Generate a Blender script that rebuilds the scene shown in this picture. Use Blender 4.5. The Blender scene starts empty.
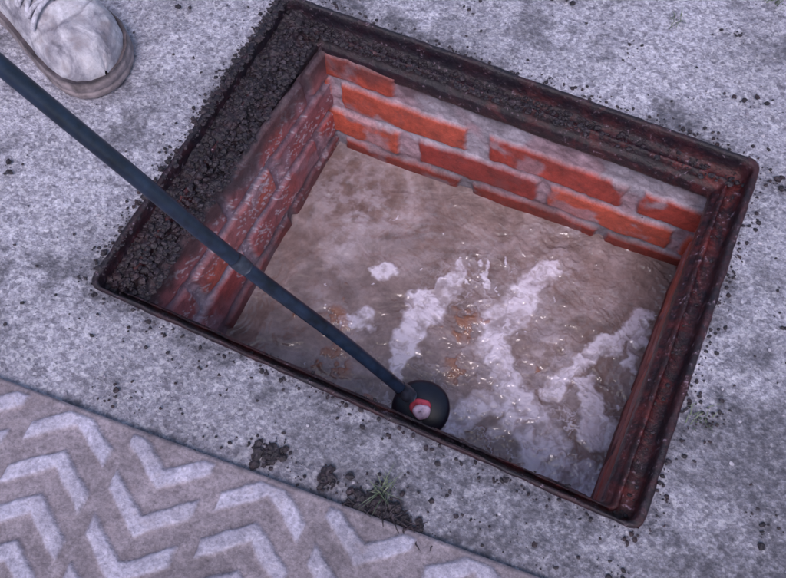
import bpy, math, numpy as np, random
from mathutils import Matrix, Vector
random.seed(4); rng=np.random.default_rng(7)
S=bpy.context.scene
# ---------------------------------------------------------------- helpers
def vnoise(x,y,seed=0):
    xi=np.floor(x).astype(np.int64); yi=np.floor(y).astype(np.int64)
    xf=x-xi; yf=y-yi
    xf=xf*xf*(3-2*xf); yf=yf*yf*(3-2*yf)
    def h(a,b):
        n=(a*374761393+b*668265263+seed*1442695041)&0x7fffffff
        n=((n^(n>>13))*1274126177)&0x7fffffff
        return ((n^(n>>16))&0xffff)/65535.0
    return (h(xi,yi)*(1-xf)+h(xi+1,yi)*xf)*(1-yf)+(h(xi,yi+1)*(1-xf)+h(xi+1,yi+1)*xf)*yf
def fbm(x,y,sc,octv=5,seed=0,gain=.5):
    s=0;a=1;t=0
    x=np.asarray(x,float)*sc+31.7;y=np.asarray(y,float)*sc+17.3
    for o in range(octv):
        s=s+a*vnoise(x,y,seed+o*13);t+=a;a*=gain
        x,y=(x*.8-y*.6)*2.03+5.1,(x*.6+y*.8)*2.03+1.7
    return s/t
def sstep(a,b,x):
    t=np.clip((x-a)/(b-a),0,1);return t*t*(3-2*t)
def mesh_obj(name,verts,faces,mat=None,smooth=True,parent=None,attrs=None,col=None):
    me=bpy.data.meshes.new(name)
    me.from_pydata([tuple(v) for v in verts],[],[tuple(int(i) for i in f) for f in faces])
    if smooth: me.polygons.foreach_set("use_smooth",[True]*len(me.polygons))
    if attrs:
        for k,a in attrs.items():
            at=me.attributes.new(k,'FLOAT','POINT'); at.data.foreach_set("value",np.asarray(a,dtype=np.float32).ravel())
    if col is not None:
        at=me.attributes.new("tint",'FLOAT_COLOR','POINT')
        c=np.ones((len(verts),4),dtype=np.float32);c[:,:3]=col
        at.data.foreach_set("color",c.ravel())
    me.update()
    o=bpy.data.objects.new(name,me);S.collection.objects.link(o)
    if mat: me.materials.append(mat)
    if parent: o.parent=parent
    return o
def empty(name):
    e=bpy.data.objects.new(name,None);S.collection.objects.link(e);e.empty_display_size=.1;return e
def gridfaces(nu,nv,closeu=False,closev=False):
    i=np.arange(nu if closeu else nu-1);j=np.arange(nv if closev else nv-1)
    I,J=np.meshgrid(i,j,indexing='ij');I=I.ravel();J=J.ravel()
    I2=(I+1)%nu;J2=(J+1)%nv
    return np.stack([I*nv+J,I2*nv+J,I2*nv+J2,I*nv+J2],1)
def tube(pts,rad,n=16,cap=True):
    pts=[Vector(p) for p in pts]
    if not hasattr(rad,'__len__'): rad=[rad]*len(pts)
    vs=[];fs=[]
    up=Vector((0.13,0.31,1)).normalized()
    for k,p in enumerate(pts):
        d=(pts[min(k+1,len(pts)-1)]-pts[max(k-1,0)]).normalized()
        a=d.cross(up)
        if a.length<.05:a=d.cross(Vector((1,0,0)))
        a.normalize();b=d.cross(a)
        for i in range(n):
            t=2*math.pi*i/n
            vs.append(p+(a*math.cos(t)+b*math.sin(t))*rad[k])
    fs=[tuple(f) for f in gridfaces(len(pts),n,False,True)]
    if cap:
        fs.append(tuple(range(n))[::-1]); fs.append(tuple((len(pts)-1)*n+i for i in range(n)))
    return vs,fs
def merge(parts):
    V=[];F=[]
    for v,f in parts:
        o=len(V);V+=list(v);F+=[tuple(i+o for i in q) for q in f]
    return V,F
class M:
    def __init__(s,name):
        s.m=bpy.data.materials.new(name);s.m.use_nodes=True;s.t=s.m.node_tree;s.n=s.t.nodes;s.l=s.t.links
        s.b=s.n['Principled BSDF']
        s.co=s.n.new('ShaderNodeTexCoord').outputs['Object']
    def inp(s,sock,v):
        if hasattr(v,'links') or isinstance(v,bpy.types.NodeSocket): s.l.new(v,sock)
        elif isinstance(v,(tuple,list)) and len(v)==3 and sock.type=='RGBA': sock.default_value=(*v,1)
        else: sock.default_value=v
    def noise(s,sc,det=5,rough=.6,dist=0,co=None):
        n=s.n.new('ShaderNodeTexNoise');s.l.new(co or s.co,n.inputs['Vector'])
        n.inputs['Scale'].default_value=sc;n.inputs['Detail'].default_value=det;n.inputs['Roughness'].default_value=rough;n.inputs['Distortion'].default_value=dist
        return n.outputs['Fac']
    def vor(s,sc,out='Distance',feat='F1',co=None,rand=1):
        n=s.n.new('ShaderNodeTexVoronoi');n.feature=feat;s.l.new(co or s.co,n.inputs['Vector']);n.inputs['Scale'].default_value=sc
        n.inputs['Randomness'].default_value=rand
        return n.outputs[out]
    def ramp(s,f,stops,interp='LINEAR'):
        n=s.n.new('ShaderNodeValToRGB');s.l.new(f,n.inputs['Fac']);r=n.color_ramp;r.interpolation=interp
        while len(r.elements)<len(stops): r.elements.new(.5)
        for e,(p,c) in zip(r.elements,stops):
            e.position=p
            e.color=(*c,1) if hasattr(c,'__len__') else (c,c,c,1)
        return n.outputs['Color']
    def mix(s,f,a,b,mode='MIX'):
        n=s.n.new('ShaderNodeMix');n.data_type='RGBA';n.blend_type=mode
        s.inp(n.inputs[0],f);s.inp(n.inputs[6],a);s.inp(n.inputs[7],b)
        return n.outputs[2]
    def math(s,op,a,b=0.,clamp=False):
        n=s.n.new('ShaderNodeMath');n.operation=op;n.use_clamp=clamp
        s.inp(n.inputs[0],a);s.inp(n.inputs[1],b);return n.outputs[0]
    def attr(s,name,out='Fac'):
        n=s.n.new('ShaderNodeAttribute');n.attribute_name=name;return n.outputs[out]
    def scaleco(s,v,rot=0):
        n=s.n.new('ShaderNodeMapping');s.l.new(s.co,n.inputs['Vector']);n.inputs['Scale'].default_value=v;n.inputs['Rotation'].default_value=(0,0,rot);return n.outputs[0]
    def bump(s,h,strength=.5,dist=.002,prev=None):
        n=s.n.new('ShaderNodeBump');s.l.new(h,n.inputs['Height']);n.inputs['Strength'].default_value=strength;n.inputs['Distance'].default_value=dist
        if prev: s.l.new(prev,n.inputs['Normal'])
        return n.outputs[0]
    def done(s,color,rough=.8,normal=None,spec=.5,metal=0.):
        s.inp(s.b.inputs['Base Color'],color);s.inp(s.b.inputs['Roughness'],rough)
        s.b.inputs['Specular IOR Level'].default_value=spec
        s.inp(s.b.inputs['Metallic'],metal)
        if normal: s.l.new(normal,s.b.inputs['Normal'])
        return s.m
# ---------------------------------------------------------------- materials
def mat_concrete():
    m=M("weathered_concrete")
    n1=m.noise(7,6,.6);n2=m.noise(100,7,.75);n3=m.noise(330,3,.7);n4=m.noise(26,6,.7)
    base=m.ramp(n2,[(.28,(.15,.142,.185)),(.43,(.33,.318,.40)),(.56,(.47,.455,.555)),(.70,(.69,.67,.78))])
    grain=m.ramp(n3,[(.3,.62),(.5,1.0),(.7,1.28)])
    c=m.mix(1,base,grain,'MULTIPLY')
    c=m.mix(1,c,m.ramp(n4,[(.33,.62),(.48,1.0),(.68,1.14)]),'MULTIPLY')
    vc=m.vor(250,'Color');sp=m.ramp(vc,[(.68,0),(.76,1)])
    c=m.mix(m.math('MULTIPLY',sp,.45),c,(.80,.78,.88))
    vc2=m.vor(160,'Color',co=m.scaleco((1,1.3,1),.6));dk=m.ramp(vc2,[(.22,1),(.28,0)])
    c=m.mix(m.math('MULTIPLY',dk,.50),c,(.10,.09,.13))
    c=m.mix(1,c,m.ramp(n1,[(.35,.76),(.6,1.06)]),'MULTIPLY')
    d=m.attr("dirt")
    dd=m.math('MULTIPLY',d,m.ramp(m.noise(90,6,.7),[(.35,.45),(.6,1.15)]),True)
    c=m.mix(dd,c,m.mix(m.noise(140,3,.6),(.05,.048,.062),(.135,.13,.165)))
    h=m.math('ADD',m.math('MULTIPLY',m.vor(210),.6),m.math('ADD',n2,m.math('MULTIPLY',n3,.6)))
    return m.done(c,.8,m.bump(h,.8,.0035),.35)
def mat_soil():
    m=M("damp_soil");n=m.noise(150,5,.7);n0=m.noise(35,5,.7)
    c=m.ramp(n,[(.3,(.008,.006,.011)),(.52,(.020,.014,.022)),(.66,(.065,.050,.068)),(.78,(.22,.18,.24))])
    c=m.mix(m.ramp(n0,[(.50,0),(.68,.4)]),c,(.06,.022,.030))
    return m.done(c,.5,m.bump(m.noise(300,4,.7),.8,.002),.5)
def mat_grit():
    m=M("loose_grit");n=m.noise(60,3,.6)
    c=m.ramp(n,[(.35,(.22,.20,.26)),(.6,(.52,.49,.57))])
    return m.done(c,.8,None,.3)
def mat_rust():
    m=M("rusted_iron")
    n=m.noise(20,8,.72,.8);n2=m.noise(120,6,.75);n3=m.noise(50,6,.7,.5)
    c=m.ramp(n,[(.30,(.010,.006,.012)),(.46,(.030,.009,.014)),(.59,(.11,.018,.020)),(.76,(.24,.06,.06))])
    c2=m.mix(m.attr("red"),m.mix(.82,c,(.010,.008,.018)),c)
    fl=m.ramp(n2,[(.57,0),(.66,1)])
    c3=m.mix(m.math('MULTIPLY',fl,m.ramp(n3,[(.47,.03),(.64,.85)])),c2,(.40,.29,.38))
    gr=m.ramp(n2,[(.3,.5),(.6,1.15)])
    c3=m.mix(1,c3,gr,'MULTIPLY')
    return m.done(c3,m.ramp(n3,[(.3,.22),(.7,.55)]),m.bump(m.math('ADD',n2,n3),.7,.003),.5)
def mat_brick():
    m=M("brick_and_mortar")
    t=m.attr("tint",'Color');n=m.noise(60,8,.72);n2=m.noise(300,4,.7)
    c=m.mix(1,t,m.ramp(n,[(.3,.62),(.5,1.0),(.7,1.3)]),'MULTIPLY')
    c=m.mix(1,c,m.ramp(n2,[(.3,.82),(.6,1.1)]),'MULTIPLY')
    c=m.mix(m.ramp(m.noise(22,6,.7),[(.54,0),(.70,.45)]),c,(.14,.07,.08))
    return m.done(c,.5,m.bump(m.math('ADD',n,n2),.55,.003),.5)
def mat_water():
    m=M("murky_water")
    n=m.noise(9,6,.62,1.2);n5=m.noise(32,5,.6,.6)
    base=m.ramp(n,[(.3,(.17,.118,.115)),(.5,(.25,.182,.182)),(.7,(.36,.285,.31))])
    base=m.mix(1,base,m.ramp(n5,[(.3,.75),(.5,1),(.7,1.22)]),'MULTIPLY')
    base=m.mix(1,base,m.ramp(m.noise(160,6,.7),[(.3,.9),(.65,1.08)]),'MULTIPLY')
    f=m.attr("sky_refl");c=m.mix(f,base,m.mix(m.noise(40,5,.6),(.58,.50,.62),(.88,.82,.98)))  # pale lilac reflections of the sky, painted into the water colour
    c=m.mix(m.attr("clump"),c,m.mix(m.noise(120,5,.7),(.20,.07,.035),(.42,.19,.11)))
    w=m.noise(14,3,.5,.7)
    nrm=m.bump(w,.65,.02,m.bump(m.noise(58,3,.5,.5),.36,.004))
    m.b.inputs['IOR'].default_value=1.33
    m.b.inputs['Coat Weight'].default_value=1.;m.b.inputs['Coat Roughness'].default_value=.02;m.b.inputs['Coat IOR'].default_value=1.45
    m.l.new(nrm,m.b.inputs['Coat Normal'])
    return m.done(c,.10,nrm,.5)
def mat_lid():
    m=M("dusty_cast_iron")
    n=m.noise(60,7,.7);n2=m.noise(220,5,.7)
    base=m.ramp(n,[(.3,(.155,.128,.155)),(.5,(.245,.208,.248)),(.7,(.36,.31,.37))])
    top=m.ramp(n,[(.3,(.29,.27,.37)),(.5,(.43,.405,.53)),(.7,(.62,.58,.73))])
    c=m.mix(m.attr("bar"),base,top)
    c=m.mix(1,c,m.ramp(n2,[(.3,.62),(.5,1),(.7,1.28)]),'MULTIPLY')
    c=m.mix(1,c,m.ramp(m.noise(9,5,.65),[(.35,.72),(.6,1.1)]),'MULTIPLY')
    c=m.mix(m.ramp(m.noise(30,6,.7),[(.56,0),(.72,.55)]),c,(.16,.115,.125))
    return m.done(c,.6,m.bump(m.math('ADD',n,n2),.6,.0025),.4)
def mat_simple(name,col,rough,var=.25,sc=60,bump=.3,spec=.5,metal=0):
    m=M(name);n=m.noise(sc,5,.65)
    c=m.mix(1,col,m.ramp(n,[(.3,1-var),(.7,1+var)]),'MULTIPLY')
    return m.done(c,rough,m.bump(n,bump,.001),spec,metal)
CON=mat_concrete();SOIL=mat_soil();GRIT=mat_grit();RUST=mat_rust();BRICK=mat_brick();WATER=mat_water();LID=mat_lid()
# ---------------------------------------------------------------- ground with opening
HX,HY=.4,.294
def axis(h,step,dense):
    inner=np.linspace(-h,h,int(2*h/step)+1)
    k=int((dense-h)/step)
    out=h+np.arange(1,k+1)*step
    far=[];v=out[-1];s=step
    while v<60: s*=1.35;v+=s;far.append(v)
    pos=np.concatenate([out,far]);return np.concatenate([-pos[::-1],inner,pos])
HXg,HYg=HX-.004,HY-.004
xs=axis(HXg,.0045,1.05);ys=axis(HYg,.0045,.95)
X,Y=np.meshgrid(xs,ys,indexing='ij')
def rectd(X,Y,hx=HX,hy=HY):
    dx=np.maximum(np.abs(X)-hx,0);dy=np.maximum(np.abs(Y)-hy,0);return np.hypot(dx,dy)
d=rectd(X,Y)
near=np.exp(-(np.hypot(X,Y)/1.6)**4)
Zg=near*((fbm(X,Y,6,3,1)-.5)*.008+(fbm(X,Y,45,4,2)-.5)*.0045)
Zg*=sstep(0,.03,d)*.9+.1
n1=fbm(X,Y,9,5,5);n2=fbm(X,Y,40,4,9)
dirt=np.exp(-d/.018)*(.45+1.0*(n2>.45))*sstep(.25,.6,n1)
dirt+=.50*sstep(.0,.12,X-.38)*sstep(.36,.56,n1+.3*(n2-.5))+.30*sstep(.36,.5,X)
dirt+=.55*np.exp(-(((X-.05)/.28)**2+((Y+.40)/.07)**2))*sstep(.32,.55,n1)
dirt+=.50*np.exp(-(((X-.38)/.32)**2+((Y+.42)/.14)**2))
dirt+=.7*sstep(.55,.68,n1)*sstep(.42,.56,n2)+.18*sstep(-.27,-.36,Y)
dirt+=.35*sstep(.56,.66,n2)*sstep(.4,.6,fbm(X,Y,4,3,11))
dirt=np.clip(dirt,0,.85)
V=np.stack([X.ravel(),Y.ravel(),Zg.ravel()],1)
F=gridfaces(len(xs),len(ys))
cxm=(V[F[:,0],0]+V[F[:,2],0])/2;cym=(V[F[:,0],1]+V[F[:,2],1])/2
F=F[~((abs(cxm)<HXg)&(abs(cym)<HYg))]
mesh_obj("concrete_ground",V,F,CON,attrs={"dirt":dirt.ravel()})
# ---------------------------------------------------------------- iron frame (swept rounded rectangle)
def rrect(hx,hy,r,per=90,nc=10):
    pts=[]
    cs=[(hx-r,hy-r,0),(-hx+r,hy-r,90),(-hx+r,-hy+r,180),(hx-r,-hy+r,270)]
    for k,(cx,cy,a0) in enumerate(cs):
        for i in range(nc+1):
            a=math.radians(a0+90*i/nc);pts.append((cx+r*math.cos(a),cy+r*math.sin(a)))
        nx,ny,na=cs[(k+1)%4];a=math.radians(na)
        e=(nx+r*math.cos(a),ny+r*math.sin(a));s=pts[-1]
        for i in range(1,per):
            t=i/per;pts.append((s[0]+(e[0]-s[0])*t,s[1]+(e[1]-s[1])*t))
    return np.array(pts)
prof=[(0,-.07),(0,-.02),(0,.002),(.002,.005),(.005,.006),(.008,.0055),(.0100,.003),(.0110,-.008),(.0120,-.022),(.015,-.027),(.023,-.028),(.030,-.028),(.0320,-.022),(.0335,-.020),(.036,-.0205),(.038,-.024),(.039,-.031),(.042,-.035),(.046,-.037),(.0475,-.042),(.048,-.052),(.048,-.060),(.046,-.064),(.03,-.066)]
V=[];red=[]
for k,(ins,z) in enumerate(prof):
    r=max(.018-ins*.25,.006)
    p=rrect(HX-ins,HY-ins,r,150)
    kk=np.where(p[:,1]<0,(HY-ins*.55)/(HY-ins),1.0);p[:,1]*=kk
    q=np.zeros((len(p),3));q[:,:2]=p
    nz=(fbm(p[:,0]+k*.02,p[:,1],60,4,3)-.5)*.0035+(fbm(p[:,0],p[:,1]+k*.013,14,2,4)-.5)*.003
    nr=(fbm(p[:,0],p[:,1]+k*.01,50,4,8)-.5)*.004
    q[:,2]=z+nz
    L=np.linalg.norm(p,axis=1);q[:,:2]+=(p/L[:,None])*nr[:,None]
    V.append(q)
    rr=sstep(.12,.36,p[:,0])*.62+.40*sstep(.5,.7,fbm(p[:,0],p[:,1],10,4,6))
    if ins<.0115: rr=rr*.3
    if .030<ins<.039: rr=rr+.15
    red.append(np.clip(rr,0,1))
V=np.array(V);nl,npp=V.shape[:2]
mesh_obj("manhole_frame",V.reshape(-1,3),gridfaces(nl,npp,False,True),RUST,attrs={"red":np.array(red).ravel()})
# ---------------------------------------------------------------- brick chamber
chamber=empty("brick_manhole_chamber")
def wall(name,c00,c10,c01,c11,width,ztop,zbot,rows,u0,style):
    nu=int(width/.0028);nv=int((ztop-zbot)/.0028)
    U,Vv=np.meshgrid(np.linspace(0,1,nu),np.linspace(0,1,nv),indexing='ij')
    c=[np.array(q) for q in (c00,c10,c01,c11)]
    P=(c[0]*(1-U[...,None])+c[1]*U[...,None])*(1-Vv[...,None])+(c[2]*(1-U[...,None])+c[3]*U[...,None])*Vv[...,None]
    du=(c[1]-c[0]);dv=(c[2]-c[0]);nrm=np.cross(du,dv);nrm/=np.linalg.norm(nrm)
    cen=(c[0]+c[1]+c[2]+c[3])/4
    if np.dot(nrm,-np.array([cen[0],cen[1],0]))<0:nrm=-nrm
    a=u0+U*width;z=ztop+(zbot-ztop)*Vv
    aw=a+(fbm(a,z,35,4,21)-.5)*.014;zw=z+(fbm(a,z,30,4,23)-.5)*.011+(fbm(a,z*0,5,2,29)-.5)*.010
    mask=np.zeros_like(a);tone=np.full_like(a,.5)
    for ri,(zt,zb,bs) in enumerate(rows):
        for bi,(b0,b1) in enumerate(bs):
            e=np.minimum(np.minimum(aw-b0,b1-aw),np.minimum(zt-zw,zw-zb))
            m=sstep(-.002,.005,e)
            tone=np.where(m>.3,rng.random(),tone);mask=np.maximum(mask,m)
    H=mask*.008+(fbm(a,z,70,4,31)-.5)*.006*(1.3-mask)+(fbm(a,z,25,3,33)-.5)*.004
    mort_over=sstep(.57,.70,fbm(a,z,18,5,37))*style.get('smear',.7)
    P=P+nrm*H[...,None]
    r=np.array([.46,.062,.038]);r2=np.array([.31,.040,.034]);r3=np.array([.53,.105,.064])
    t=tone[...,None]
    bc=np.where(t<.5,r2+(r-r2)*t*2,r+(r3-r)*(t-.5)*2)
    bc=bc*(.70+.56*fbm(a,z,26,4,39))[...,None]
    mo=np.array([.42,.38,.47])*(.65+.65*fbm(a,z,28,4,41))[...,None]
    mo=mo*(1-.42*sstep(.45,.6,fbm(a,z,14,3,43))[...,None]*np.array([.1,.65,.65]))
    mk=(mask*(1-mort_over))[...,None]
    colr=bc*mk+mo*(1-mk)
    g=style.get('grime',0);gn=sstep(.35,.65,fbm(a,z,12,5,57))[...,None]
    colr=colr*(1-g*(.35+.65*gn))+np.array(style.get('gcol',(.12,.07,.075)))*g*(.35+.65*gn)
    sc=style.get('scratch',0)
    if sc:
        s1=np.abs(fbm(a*1.0+z*1.4,z*.35-a*.2,38,3,51)-.5)<.014
        s2=np.abs(fbm(a*.5-z*1.2,z*.4+a,30,3,53)-.5)<.011
        sm=((s1|s2)&(fbm(a,z,11,3,55)>.42)).astype(float)[...,None]*sc
        colr=colr*(1-sm)+np.array([.62,.54,.64])*sm
    tt=sstep(.035,-.0,(ztop-z)-.05*fbm(a,z*0,30,3,61))[...,None]*style.get('topsoil',.8)
    colr=colr*(1-tt)+np.array([.05,.035,.045])*tt
    wet=sstep(-.235,-.285,z+(fbm(a,z,20,3,63)-.5)*.05)[...,None]*.5
    colr=colr*(1-wet)
    mesh_obj(name,P.reshape(-1,3),gridfaces(nu,nv),BRICK,parent=chamber,col=colr.reshape(-1,3))
ZT,ZB=-.036,-.36
FR=[(-.047,-.102,[(-.45,-.177)]),
    (-.113,-.176,[(-.45,-.30),(-.277,-.041),(-.002,.236),(.262,.47)]),
    (-.189,-.251,[(-.45,-.165),(-.128,.100),(.118,.340),(.358,.5)]),
    (-.264,-.325,[(-.45,-.30),(-.28,-.045),(-.02,.215),(.235,.45)])]
def rows_auto(off,top=-.044):
    R=[];z=top
    for k in range(5):
        s=-.6+off+(.125 if k%2 else 0);b=[]
        while s<.6: b.append((s,s+.232));s+=.25
        R.append((z,z-.061,b));z-=.0745
    return R
wall("brick_wall_far",(-.36,.250,ZT),(.42,.258,ZT),(-.36,.236,ZB),(.42,.262,ZB),.78,ZT,ZB,FR,-.36,dict(smear=.65,topsoil=.6,grime=.16))
wall("brick_wall_side_a",(-.350,-.30,ZT),(-.309,.30,ZT),(-.283,-.30,ZB),(-.300,.30,ZB),.60,ZT,ZB,rows_auto(.04),-.30,dict(smear=.75,scratch=.7,grime=.66,gcol=(.235,.13,.175),topsoil=.85))
wall("brick_wall_side_b",(.365,.30,ZT),(.362,-.30,ZT),(.385,.30,ZB),(.375,-.30,ZB),.60,ZT,ZB,rows_auto(.0),-.30,dict(smear=.4,grime=.5,gcol=(.13,.055,.05)))
wall("brick_wall_near",(.42,-.272,ZT),(-.36,-.272,ZT),(.42,-.280,ZB),(-.36,-.280,ZB),.78,ZT,ZB,rows_auto(.07),-.36,dict(smear=.5,grime=.4))
# ---------------------------------------------------------------- water
ZW=-.290
nx,ny=620,460
wx=np.linspace(-.36,.43,nx);wy=np.linspace(-.29,.285,ny)
X,Y=np.meshgrid(wx,wy,indexing='ij')
w1x=(fbm(X,Y,14,3,71)-.5);w1y=(fbm(X,Y,14,3,72)-.5);w2x=(fbm(X,Y,55,4,73)-.5);w2y=(fbm(X,Y,55,4,74)-.5)
wxp=X+w1x*.05+w2x*.034;wyp=Y+w1y*.05+w2y*.034
def streak(x0,y0,x1,y1,w0,w1,soft=.4):
    dx,dy=x1-x0,y1-y0;L=math.hypot(dx,dy)
    t=np.clip(((wxp-x0)*dx+(wyp-y0)*dy)/L**2,0,1)
    dd=np.hypot(wxp-x0-t*dx,wyp-y0-t*dy);w=w0+(w1-w0)*t
    return np.clip((w-dd)/(w*soft)+.2,0,1)*(dd<w*1.08)
sky_refl=np.zeros_like(X)  # mask for the bright reflections painted on the surface
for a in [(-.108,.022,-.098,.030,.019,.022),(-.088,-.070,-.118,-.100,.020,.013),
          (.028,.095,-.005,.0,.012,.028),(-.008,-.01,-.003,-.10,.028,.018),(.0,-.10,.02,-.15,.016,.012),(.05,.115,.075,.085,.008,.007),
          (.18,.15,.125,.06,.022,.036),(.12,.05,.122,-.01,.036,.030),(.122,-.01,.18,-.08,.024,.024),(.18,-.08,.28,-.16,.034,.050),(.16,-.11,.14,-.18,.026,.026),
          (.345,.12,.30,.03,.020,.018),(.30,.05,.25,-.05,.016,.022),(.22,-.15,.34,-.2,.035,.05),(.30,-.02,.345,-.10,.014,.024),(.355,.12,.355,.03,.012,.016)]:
    sky_refl=np.maximum(sky_refl,streak(*a))
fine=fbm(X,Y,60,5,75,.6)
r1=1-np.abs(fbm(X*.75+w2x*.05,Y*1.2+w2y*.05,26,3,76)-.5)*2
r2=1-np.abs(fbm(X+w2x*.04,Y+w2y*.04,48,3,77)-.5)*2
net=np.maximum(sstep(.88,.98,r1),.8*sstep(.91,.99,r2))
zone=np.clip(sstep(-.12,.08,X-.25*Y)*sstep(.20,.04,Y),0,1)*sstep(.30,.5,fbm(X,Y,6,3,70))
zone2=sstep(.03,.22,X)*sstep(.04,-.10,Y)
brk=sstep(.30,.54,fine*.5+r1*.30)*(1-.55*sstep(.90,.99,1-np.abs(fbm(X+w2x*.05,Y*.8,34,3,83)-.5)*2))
sky_refl=sky_refl*(.28+.72*brk)
sky_refl=np.maximum(sky_refl*.98,net*np.clip(.50*zone+.45*zone2,0,.8)*sstep(.36,.58,fine+.1))
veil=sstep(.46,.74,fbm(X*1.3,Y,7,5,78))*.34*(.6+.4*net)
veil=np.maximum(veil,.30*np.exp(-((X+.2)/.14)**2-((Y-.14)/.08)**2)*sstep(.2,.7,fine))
sky_refl=np.clip(np.maximum(sky_refl,veil*sstep(.3,.6,fine)),0,1)
# scattered small flecks of the same painted reflection
for _ in range(70):
    sx=rng.uniform(-.22,.36);sy=rng.uniform(-.24,.16)
    if rng.random()>.35+.65*(sx>0): continue
    rr=.0018+.006*rng.random()**3;ca=rng.random()*3.14;el_=rng.uniform(.4,1)
    ddx=wxp-sx;ddy=wyp-sy
    q=np.hypot(ddx*math.cos(ca)+ddy*math.sin(ca),(ddy*math.cos(ca)-ddx*math.sin(ca))/el_)
    sky_refl=np.maximum(sky_refl,.85*np.clip((rr-q)/(rr*.4),0,1))
clump=np.zeros_like(X)
for (a,b,r) in [(-.131,-.102,.032),(.067,-.001,.036),(.09,-.083,.032),(-.10,-.175,.034),(.055,-.03,.014),(-.14,-.05,.014),(.10,.02,.014),(-.02,-.20,.016),(.02,-.05,.012),(-.20,-.12,.010),(.22,-.02,.011),(-.05,.09,.008)]:
    dd=np.hypot(wxp-a,wyp-b);clump=np.maximum(clump,np.clip((r-dd)/(r*.6),0,1))
clump*=sstep(.45,.58,fine)
Zw=ZW+(fbm(X,Y,9,3,81)-.5)*.009+(r1-.8)*.0042*sstep(-.25,.1,X)+(fbm(X,Y,40,3,82)-.5)*.0018+sky_refl*.0012+clump*.003
mesh_obj("water",np.stack([X.ravel(),Y.ravel(),Zw.ravel()],1),gridfaces(nx,ny),WATER,attrs={"sky_refl":sky_refl.ravel(),"clump":clump.ravel()*.75})
# ---------------------------------------------------------------- lumps (soil, grit)
import bmesh
def ico(sub):
    bm=bmesh.new();bmesh.ops.create_icosphere(bm,subdivisions=sub,radius=1)
    v=np.array([q.co[:] for q in bm.verts]);f=np.array([[q.index for q in p.verts] for p in bm.faces]);bm.free();return v,f
I1=ico(1);I2=ico(2)
def lumps(name,items,mat):
    V=[];F=[];o=0
    for (x,y,z,r) in items:
        v,f=(I2 if r>.004 else I1)
        sc=np.array([1,rng.uniform(.55,1.1),rng.uniform(.35,.7)])*r
        dd=1+(rng.random(len(v))-.5)*(.55 if r>.004 else .6)
        w=v*dd[:,None]*sc
        a=rng.random()*6.28;ca,sa=math.cos(a),math.sin(a)
        w=np.stack([w[:,0]*ca-w[:,1]*sa,w[:,0]*sa+w[:,1]*ca,w[:,2]],1)+np.array([x,y,z+r*.2])
        V.append(w);F.append(f+o);o+=len(v)
    return mesh_obj(name,np.concatenate(V),np.concatenate(F),mat,smooth=False)
it=[]
def cl(x,y,n,sp,r0,r1,z=0.002,sy=None):
    for _ in range(n):
        it.append((rng.normal(x,sp),rng.normal(y,sy or sp),z+rng.random()*.002,r0+(r1-r0)*rng.random()**2.5))
cl(-.058,-.395,80,.010,.0015,.008);cl(.025,-.392,45,.007,.0015,.007);cl(.105,-.406,300,.022,.0015,.008,.003,.009)
cl(.09,-.385,25,.012,.0015,.004);cl(-.21,-.375,10,.03,.001,.003);cl(.43,-.12,40,.02,.0015,.004)
cl(-.42,.05,40,.02,.001,.004,.002,.14);cl(-.56,.25,25,.04,.001,.005);cl(.44,.27,26,.010,.001,.006)
cl(-.30,-.34,25,.10,.001,.004,.002,.02);cl(.2,-.36,60,.12,.001,.004,.002,.02);cl(.3,.34,25,.15,.001,.004);cl(-.0,-.405,60,.12,.001,.003,.002,.012)
for (a,b) in [(.16,.42),(.02,.47),(.30,.52),(.35,.40),(-.35,.40),(-.47,.28),(-.62,-.18),(.50,.05),(.52,-.22),(.40,-.36),(-.28,-.42),(-.12,.40)]:
    cl(a,b,14,.014,.001,.005)
for _ in range(1300):
    x,y=rng.uniform(-1,.95),rng.uniform(-.75,.85)
    if rectd(np.array(x),np.array(y))>.004: it.append((x,y,.001,.0007+.0030*rng.random()**4))
for _ in range(800):
    t=rng.random();s=rng.integers(4);o=abs(rng.normal(0,.010))+.002
    x,y={0:((t*2-1)*HX,HY+o),1:((t*2-1)*HX,-HY-o),2:(HX+o,(t*2-1)*HY),3:(-HX-o,(t*2-1)*HY)}[int(s)]
    it.append((x,y,.001,.0008+.0032*rng.random()**3))
for _ in range(2400):
    o=rng.uniform(.012,.078);y=rng.uniform(-HY+.02,HY-.005)
    z=-.020-.014*min(1,max(0,(o-.03)/.03))
    it.append((-HX+o,y,z+rng.random()*.003,.0010+.0056*rng.random()**3))
for _ in range(700):
    o=rng.uniform(-.006,.014);y=rng.uniform(-HY+.02,HY) if rng.random()<.5 else rng.uniform(0,HY);it.append((-HX+o,y,.004,.0010+.0045*rng.random()**3))
for _ in range(1500):
    o=rng.uniform(.012,.046);x=rng.uniform(-HX,HX) if rng.random()<.3 else -HX+.55*rng.random()**1.5
    z=-.026 if o<.03 else -.021
    it.append((x,HY-o,z,.0010+.0046*rng.random()**3))
for _ in range(120):
    o=rng.uniform(.009,.025);x=rng.uniform(-HX,HX);it.append((x,-HY+o,-.026,.001+.003*rng.random()**3))
for _ in range(120):
    o=rng.uniform(.012,.04);y=rng.uniform(-HY,HY);it.append((HX-o,y,-.026,.001+.0025*rng.random()**3))
lumps("soil_debris",it,SOIL)
it=[]
for _ in range(1800):
    x,y=rng.uniform(-1,.95),rng.uniform(-.75,.85)
    if rectd(np.array(x),np.array(y))>.004: it.append((x,y,.0005,.0008+.0030*rng.random()**4))
lumps("loose_gravel",it,GRIT)
nu,nv=420,40
U,Vv=np.meshgrid(np.linspace(-HY+.012,HY-.012,nu),np.linspace(0,1,nv),indexing='ij')
x0=-HX+.0115;x1=np.interp(U,[-HY,HY],[-.345,-.312])
Xs=x0+(x1-x0)*Vv
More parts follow.
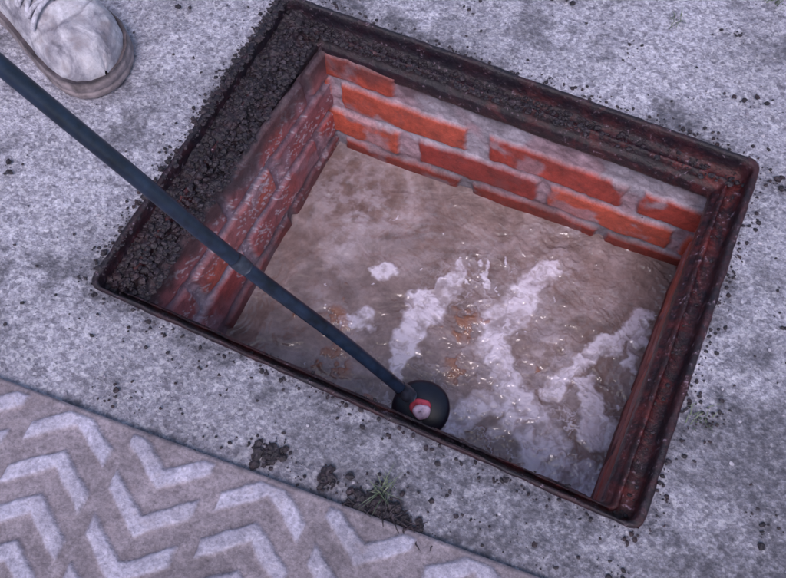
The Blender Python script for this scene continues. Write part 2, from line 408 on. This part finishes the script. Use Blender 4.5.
Zs=-.017-.013*sstep(.40,.55,Vv)-.008*Vv+(fbm(Xs,U,40,4,91)-.5)*.014+(fbm(Xs,U,150,3,92)-.5)*.006
Zs-=sstep(.9,1,Vv)*.02
mesh_obj("soil_on_ledge",np.stack([Xs.ravel(),U.ravel(),Zs.ravel()],1),gridfaces(nu,nv),SOIL)
# ---------------------------------------------------------------- manhole cover (lid lying on the concrete)
lid=empty("manhole_cover")
ang=math.radians(4.9);O=Vector((-.4635,-.461,0))
lid.location=O;lid.rotation_euler=(0,0,ang)
LW,LH=.80,.60;TZ=.013
cell=.264;pv=.0585
gx=np.arange(0,LW+1e-6,.0025);gy=np.arange(0,LH+1e-6,.0025)
U,Vv=np.meshgrid(gx,gy,indexing='ij')
uw=U+(fbm(U,Vv,45,4,95)-.5)*.006;vw=Vv+(fbm(U,Vv,45,4,96)-.5)*.006
def chev(u,v,u0,v0,sgn):
    du=np.abs(u-u0);m=.72
    e1=.0130-np.abs((v-v0)*sgn-du*m)
    e2=.056-du
    return np.minimum(e1*.82,e2)
H=np.full_like(U,-1.)
offx=.170;offv=.009
for i in range(-2,4):
    for j in range(-2,13):
        H=np.maximum(H,chev(uw,vw,offx+i*cell,offv+j*pv,1))
        H=np.maximum(H,chev(uw,vw,offx+.5*cell-.002+i*cell,offv+.040+j*pv,-1))
border=np.minimum(np.minimum(U,LW-U),np.minimum(Vv,LH-Vv))
H=np.minimum(H,border-.008)
bar=sstep(-.0015,.0022,H)
rim=sstep(.008,.005,border)
Zl=TZ+bar*.0045+rim*.001+(fbm(U,Vv,60,4,97)-.5)*.002
Zl=Zl-sstep(.003,0,border)*.003
V=np.stack([U.ravel(),-Vv.ravel(),Zl.ravel()],1)
F=gridfaces(len(gx),len(gy))[:,::-1]
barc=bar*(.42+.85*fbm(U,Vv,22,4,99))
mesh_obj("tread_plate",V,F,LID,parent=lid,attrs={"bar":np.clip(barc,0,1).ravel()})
sv=[(0,0),(LW,0),(LW,-LH),(0,-LH)]
V=[(x,y,TZ-.003) for x,y in sv]+[(x,y,-.002) for x,y in sv]
mesh_obj("plate_edge",V,[(0,1,5,4),(1,2,6,5),(2,3,7,6),(3,0,4,7),(4,5,6,7)],LID,smooth=False,parent=lid)
# ---------------------------------------------------------------- drain rod + plunger
rodp=empty("drain_rod")
RODM=mat_simple("blue_black_polypropylene",(.010,.019,.042),.33,.7,40,.35)
RUB=mat_simple("black_rubber",(.006,.007,.018),.4,.3,60,.3)
BRS=mat_simple("worn_metal_ferrule",(.05,.06,.09),.4,.4,150,.4,.5,.4)
PNK=mat_simple("pink_plastic_nut",(.50,.06,.10),.4,.5,90,.3)
WHT=mat_simple("pale_pink_cap",(.74,.52,.66),.4,.45,70,.3)
P=[Vector(p) for p in [(.062,-.220,-.112),(-.030,-.226,.012),(-.148,-.243,.180),(-.250,-.252,.33),(-.345,-.258,.462),(-.56,-.275,.79),(-.80,-.29,1.13)]]
def cat(P,n=14):
    o=[]
    for i in range(len(P)-1):
        p0=P[max(i-1,0)];p1=P[i];p2=P[i+1];p3=P[min(i+2,len(P)-1)]
        for k in range(n):
            t=k/n;o.append(.5*((2*p1)+(p2-p0)*t+(2*p0-5*p1+4*p2-p3)*t*t+(3*p1-p0-3*p2+p3)*t**3))
    o.append(P[-1]);return o
path=cat(P)
v,f=tube(path,.0090,20);mesh_obj("rod_shaft",v,f,RODM,parent=rodp)
def on(t):
    k=t*(len(path)-1);i=int(k);return path[i].lerp(path[min(i+1,len(path)-1)],k-i)
def ring(t0,t1,rr,mat,name):
    n=len(rr);v,f=tube([on(t0+(t1-t0)*i/(n-1)) for i in range(n)],rr,20);mesh_obj(name,v,f,mat,parent=rodp)
ring(.326,.345,[.0092,.0100,.0100,.0104,.0104,.0100,.0092],BRS,"rod_coupling")
ring(.0,.045,[.0102,.0115,.0115,.0098],BRS,"end_ferrule")
axd=Vector((-.10,-.22,1)).normalized()
c0=Vector((.078,-.2225,-.135))
rr=[q*.93 for q in [.004,.020,.034,.042,.0455,.0465,.0445,.037,.022,.004]];hh=[.010,.009,.006,.001,-.003,-.007,-.009,-.006,-.003,-.001]
def lathe(c,ax,rr,hh,n=48,wob=0):
    a=ax.cross(Vector((0,1,0.1))).normalized();b=ax.cross(a);V=[]
    for r,h in zip(rr,hh):
        for i in range(n):
            t=6.28318*i/n;w=1+wob*(math.sin(2*t+1)+.6*math.sin(3*t+2.2)+.4*math.sin(5*t));V.append(c+ax*h+(a*math.cos(t)+b*math.sin(t))*r*w)
    return V,[tuple(q) for q in gridfaces(len(rr),n,False,True)]+[tuple(range(n)),tuple((len(rr)-1)*n+i for i in range(n))]
v,f=lathe(c0,axd,rr,hh,48,.012);mesh_obj("plunger_disc",v,f,RUB,parent=rodp)
ofs=Vector((.003,-.001,0))
v,f=lathe(c0+axd*.010+ofs,axd,[.014,.0150,.014,.011,.003],[0,.002,.005,.006,.0062],40,.07);mesh_obj("plunger_washer",v,f,PNK,parent=rodp)
v,f=lathe(c0+axd*.015+ofs+Vector((.005,-.005,0)),axd,[.0110,.0120,.0115,.0095,.006,.0008],[-.003,.002,.005,.0075,.009,.0094],32,.09);mesh_obj("plunger_cap",v,f,WHT,parent=rodp)
# ---------------------------------------------------------------- shoe
shoe=empty("work_shoe")
def mat_shoe():
    m=M("dusty_white_leather");n=m.noise(22,6,.65,.8);n2=m.noise(160,5,.7)
    c=m.ramp(n,[(.30,(.13,.12,.16)),(.44,(.34,.32,.39)),(.58,(.60,.57,.65)),(.72,(.76,.73,.83))])
    c=m.mix(1,c,m.ramp(n2,[(.3,.75),(.6,1.1)]),'MULTIPLY')
    c=m.mix(m.ramp(m.noise(40,6,.7),[(.50,0),(.64,.6)]),c,(.22,.17,.18))
    c=m.mix(m.attr("seam"),c,(.09,.08,.12))
    return m.done(c,.6,m.bump(m.math('ADD',n,n2),.5,.003),.4)
SH=mat_shoe();SOLE=mat_simple("grimy_sole",(.24,.195,.215),.7,.6,50,.5);LACE=mat_simple("grey_laces",(.46,.44,.53),.8,.5,200,.5);TR=mat_simple("dark_trouser_cloth",(.03,.035,.06),.9,.4,90,.4);GRV=mat_simple("dark_tongue",(.12,.11,.16),.8,.3,90,.4)
Ls=.305
ts=[0,.01,.04,.1,.2,.32,.45,.58,.70,.80,.88,.94,.98,1.0]
ws=[.002,.014,.026,.034,.036,.036,.040,.047,.0525,.053,.048,.037,.021,.002]
hs=[.045,.060,.075,.085,.092,.094,.088,.074,.060,.053,.048,.040,.028,.012]
lat=[0,0,0,0,0,.001,.003,.005,.006,.005,.002,-.001,-.003,-.004]
def shoepoint(s,th):
    w=np.interp(s,ts,ws);h=np.interp(s,ts,hs);l=np.interp(s,ts,lat)
    c,sn=np.cos(th),np.sin(th);ex=2/2.5
    y=np.sign(c)*np.abs(c)**ex*w;z=.024+np.abs(sn)**ex*h
    y=y*(1-.18*np.clip((z-.024)/(h+1e-6),0,1)*(s<.7))
    return s*Ls,y+l,z
ss=np.concatenate([np.linspace(0,.06,14)[:-1],np.linspace(.06,.9,90),np.linspace(.9,1,26)[1:]])
th=np.linspace(0,math.pi,64)
Sg,Tg=np.meshgrid(ss,th,indexing='ij');x,y,z=shoepoint(Sg,Tg)
capline=.80-.10*np.abs(np.cos(Tg))**2
seam=np.exp(-((Sg-capline)/.007)**2)
seam=np.maximum(seam,np.exp(-((np.abs(Tg-math.pi/2)-.62-.25*(Sg-.5))/.04)**2)*(Sg>.36)*(Sg<.76))
seam=np.maximum(seam,.8*np.exp(-((Sg-.52-.12*np.sin(Tg))/.006)**2)*(np.abs(Tg-math.pi/2)>.62))
crease=np.sin(Sg*150+3*np.sin(Tg*2))*np.exp(-((Sg-.66)/.05)**2)*.0018
nz=(fbm(Sg*3,Tg*.3,9,4,101)-.5)*.010
z=z+crease+nz*np.sin(Tg)-seam*.0012+sstep(0,.012,Sg-capline)*.0018*np.sin(Tg)
mesh_obj("upper",np.stack([x.ravel(),y.ravel(),z.ravel()],1),gridfaces(*Sg.shape),SH,parent=shoe,attrs={"seam":np.clip(seam.ravel()*.6,0,1)})
V=[]
xs_=ss*Ls;w=np.interp(ss,ts,ws)+.006;l=np.interp(ss,ts,lat)
xs2=(xs_-Ls/2)*1.03+Ls/2
loop=[(a,b+c) for a,b,c in zip(xs2,w,l)]+[(a,-b+c) for a,b,c in zip(xs2[::-1],w[::-1],l[::-1])]
lz=[(0.0,.97),(.004,1.0),(.012,1.0),(.014,.975),(.016,1.0),(.026,.995),(.030,.96)]
for zz,k in lz: V+= [(Ls/2+(a-Ls/2)*(.5+.5*k),b*k,zz) for a,b in loop]
m_=len(loop);F=[tuple(q) for q in gridfaces(len(lz),m_,False,True)]+[tuple(range(m_)),tuple((len(lz)-1)*m_+i for i in range(m_))]
mesh_obj("sole",V,F,SOLE,parent=shoe)
Sg,Tg=np.meshgrid(np.linspace(.34,.70,40),np.linspace(math.pi/2-.5,math.pi/2+.5,14),indexing='ij');x,y,z=shoepoint(Sg,Tg)
z=z+.003-.004*sstep(.6,.7,Sg)
mesh_obj("tongue",np.stack([x.ravel(),y.ravel(),z.ravel()],1),gridfaces(*Sg.shape),GRV,parent=shoe)
parts=[]
for k in range(5):
    s0=.42+k*.062
    for sg in (1,-1):
        pts=[]
        for i in range(13):
            t=i/12;thh=math.pi/2+sg*(-.85+1.7*t);s=s0+.055*t
            a,b,c=shoepoint(s,thh);pts.append((float(a),float(b),float(c)+.006+.002*math.sin(t*math.pi)))
        parts.append(tube(pts,.0032,8))
V,F=merge(parts);mesh_obj("laces",V,F,LACE,parent=shoe)
nh=40;zz=np.linspace(.085,.45,nh);th=np.linspace(0,2*math.pi,40,endpoint=False)
Zc,Tc=np.meshgrid(zz,th,indexing='ij')
rc=.060+.022*(Zc-.085)/.46+.004*np.sin(Zc*60+2*np.sin(Tc))+.003*np.sin(3*Tc+Zc*12)
V=np.stack([(.072+rc*1.08*np.cos(Tc)-.03*(Zc-.085)).ravel(),(rc*np.sin(Tc)*.95).ravel(),Zc.ravel()],1)
F=[tuple(q) for q in gridfaces(nh,40,False,True)]+[tuple((nh-1)*40+i for i in range(40)),tuple(range(40))]
mesh_obj("trouser_leg",V,F,TR,parent=shoe)
sa=math.radians(-19);k=1.22;tip=Vector((-.548,.013,0));shoe.rotation_euler=(0,0,sa);shoe.scale=(k,k,k*.95)
shoe.location=tip-Vector((math.cos(sa)*Ls*k,math.sin(sa)*Ls*k,-.003))
# ---------------------------------------------------------------- grass tufts
mg=M("grass_blades");GR=mg.done(mg.ramp(mg.noise(90,3,.6),[(.3,(.07,.10,.06)),(.55,(.15,.18,.13)),(.75,(.28,.29,.25))]),.6,None,.3)
def tuft(cx,cy,n,hh,sp):
    V=[];F=[]
    for _ in range(n):
        a=rng.random()*6.28;x=cx+rng.normal(0,sp);y=cy+rng.normal(0,sp);L=hh*rng.uniform(.5,1.1);w=rng.uniform(.0006,.0013);lean=rng.uniform(.2,1.1)
        o=len(V);px,py=-math.sin(a)*w,math.cos(a)*w
        for k in range(6):
            t=k/5;ww=(1-t)**.6
            qx=x+math.cos(a)*L*lean*t*t;qy=y+math.sin(a)*L*lean*t*t;qz=L*(t-.3*lean*t*t)
            V+=[(qx+px*ww,qy+py*ww,qz),(qx-px*ww,qy-py*ww,qz)]
        for k in range(5):F.append((o+2*k,o+2*k+1,o+2*k+3,o+2*k+2))
    return mesh_obj("grass_tuft",V,F,GR)
tuft(.093,-.378,34,.036,.005);tuft(.425,-.125,30,.016,.010);tuft(.20,.50,16,.018,.008);tuft(.34,.61,20,.02,.008)
parts=[]
for _ in range(18):
    x,y=rng.normal(.108,.022),rng.normal(-.405,.008);a=rng.random()*6.28;L=rng.uniform(.012,.028);b=rng.normal(0,.8)
    parts.append(tube([(x+math.cos(a+b*t)*L*t,y+math.sin(a+b*t)*L*t,.008+.006*math.sin(t*3)) for t in (0,.25,.5,.75,1)],[.0012,.001,.0009,.0007,.0004],6))
V,F=merge(parts);mesh_obj("root_debris",V,F,SOIL)
# ---------------------------------------------------------------- light, world, camera
el,az=math.radians(58),math.radians(165)
w=bpy.data.worlds.new("World");S.world=w;w.use_nodes=True
sk=w.node_tree.nodes.new('ShaderNodeTexSky');sk.sky_type='NISHITA';sk.sun_disc=False;sk.sun_elevation=el;sk.sun_rotation=az;sk.air_density=1.2;sk.dust_density=3
w.node_tree.links.new(sk.outputs[0],w.node_tree.nodes['Background'].inputs[0]);w.node_tree.nodes['Background'].inputs[1].default_value=.15
sd=bpy.data.lights.new("overcast_sun",'SUN');sd.energy=1.5;sd.angle=math.radians(25);sd.color=(.98,.87,.99)
so=bpy.data.objects.new("overcast_sun",sd);S.collection.objects.link(so)
dirv=Vector((math.sin(az)*math.cos(el),math.cos(az)*math.cos(el),math.sin(el)))
so.rotation_euler=dirv.to_track_quat('Z','Y').to_euler()
R=np.array([[0.907925578988958,0.3775136402917453,-0.1820840311813207],[0.4190960351196735,-0.8233483806038737,0.3826956460478064],[-0.005445765743656961,-0.4237698615412065,-0.9057535250242591]])
cd=bpy.data.cameras.new("camera");cam=bpy.data.objects.new("camera",cd);S.collection.objects.link(cam);S.camera=cam
cd.sensor_width=36;cd.lens=837.2/786*36;cd.clip_start=.02;cd.clip_end=500
mt=Matrix.Identity(4)
for i in range(3):
    mt[i][0]=R[i,0];mt[i][1]=-R[i,1];mt[i][2]=-R[i,2]
mt[0][3],mt[1][3],mt[2][3]=0.19972573761355925,-0.5649962543964594,1.0485882452314907
cam.matrix_world=mt
S.view_settings.view_transform='Standard';S.view_settings.look='None';S.view_settings.exposure=0
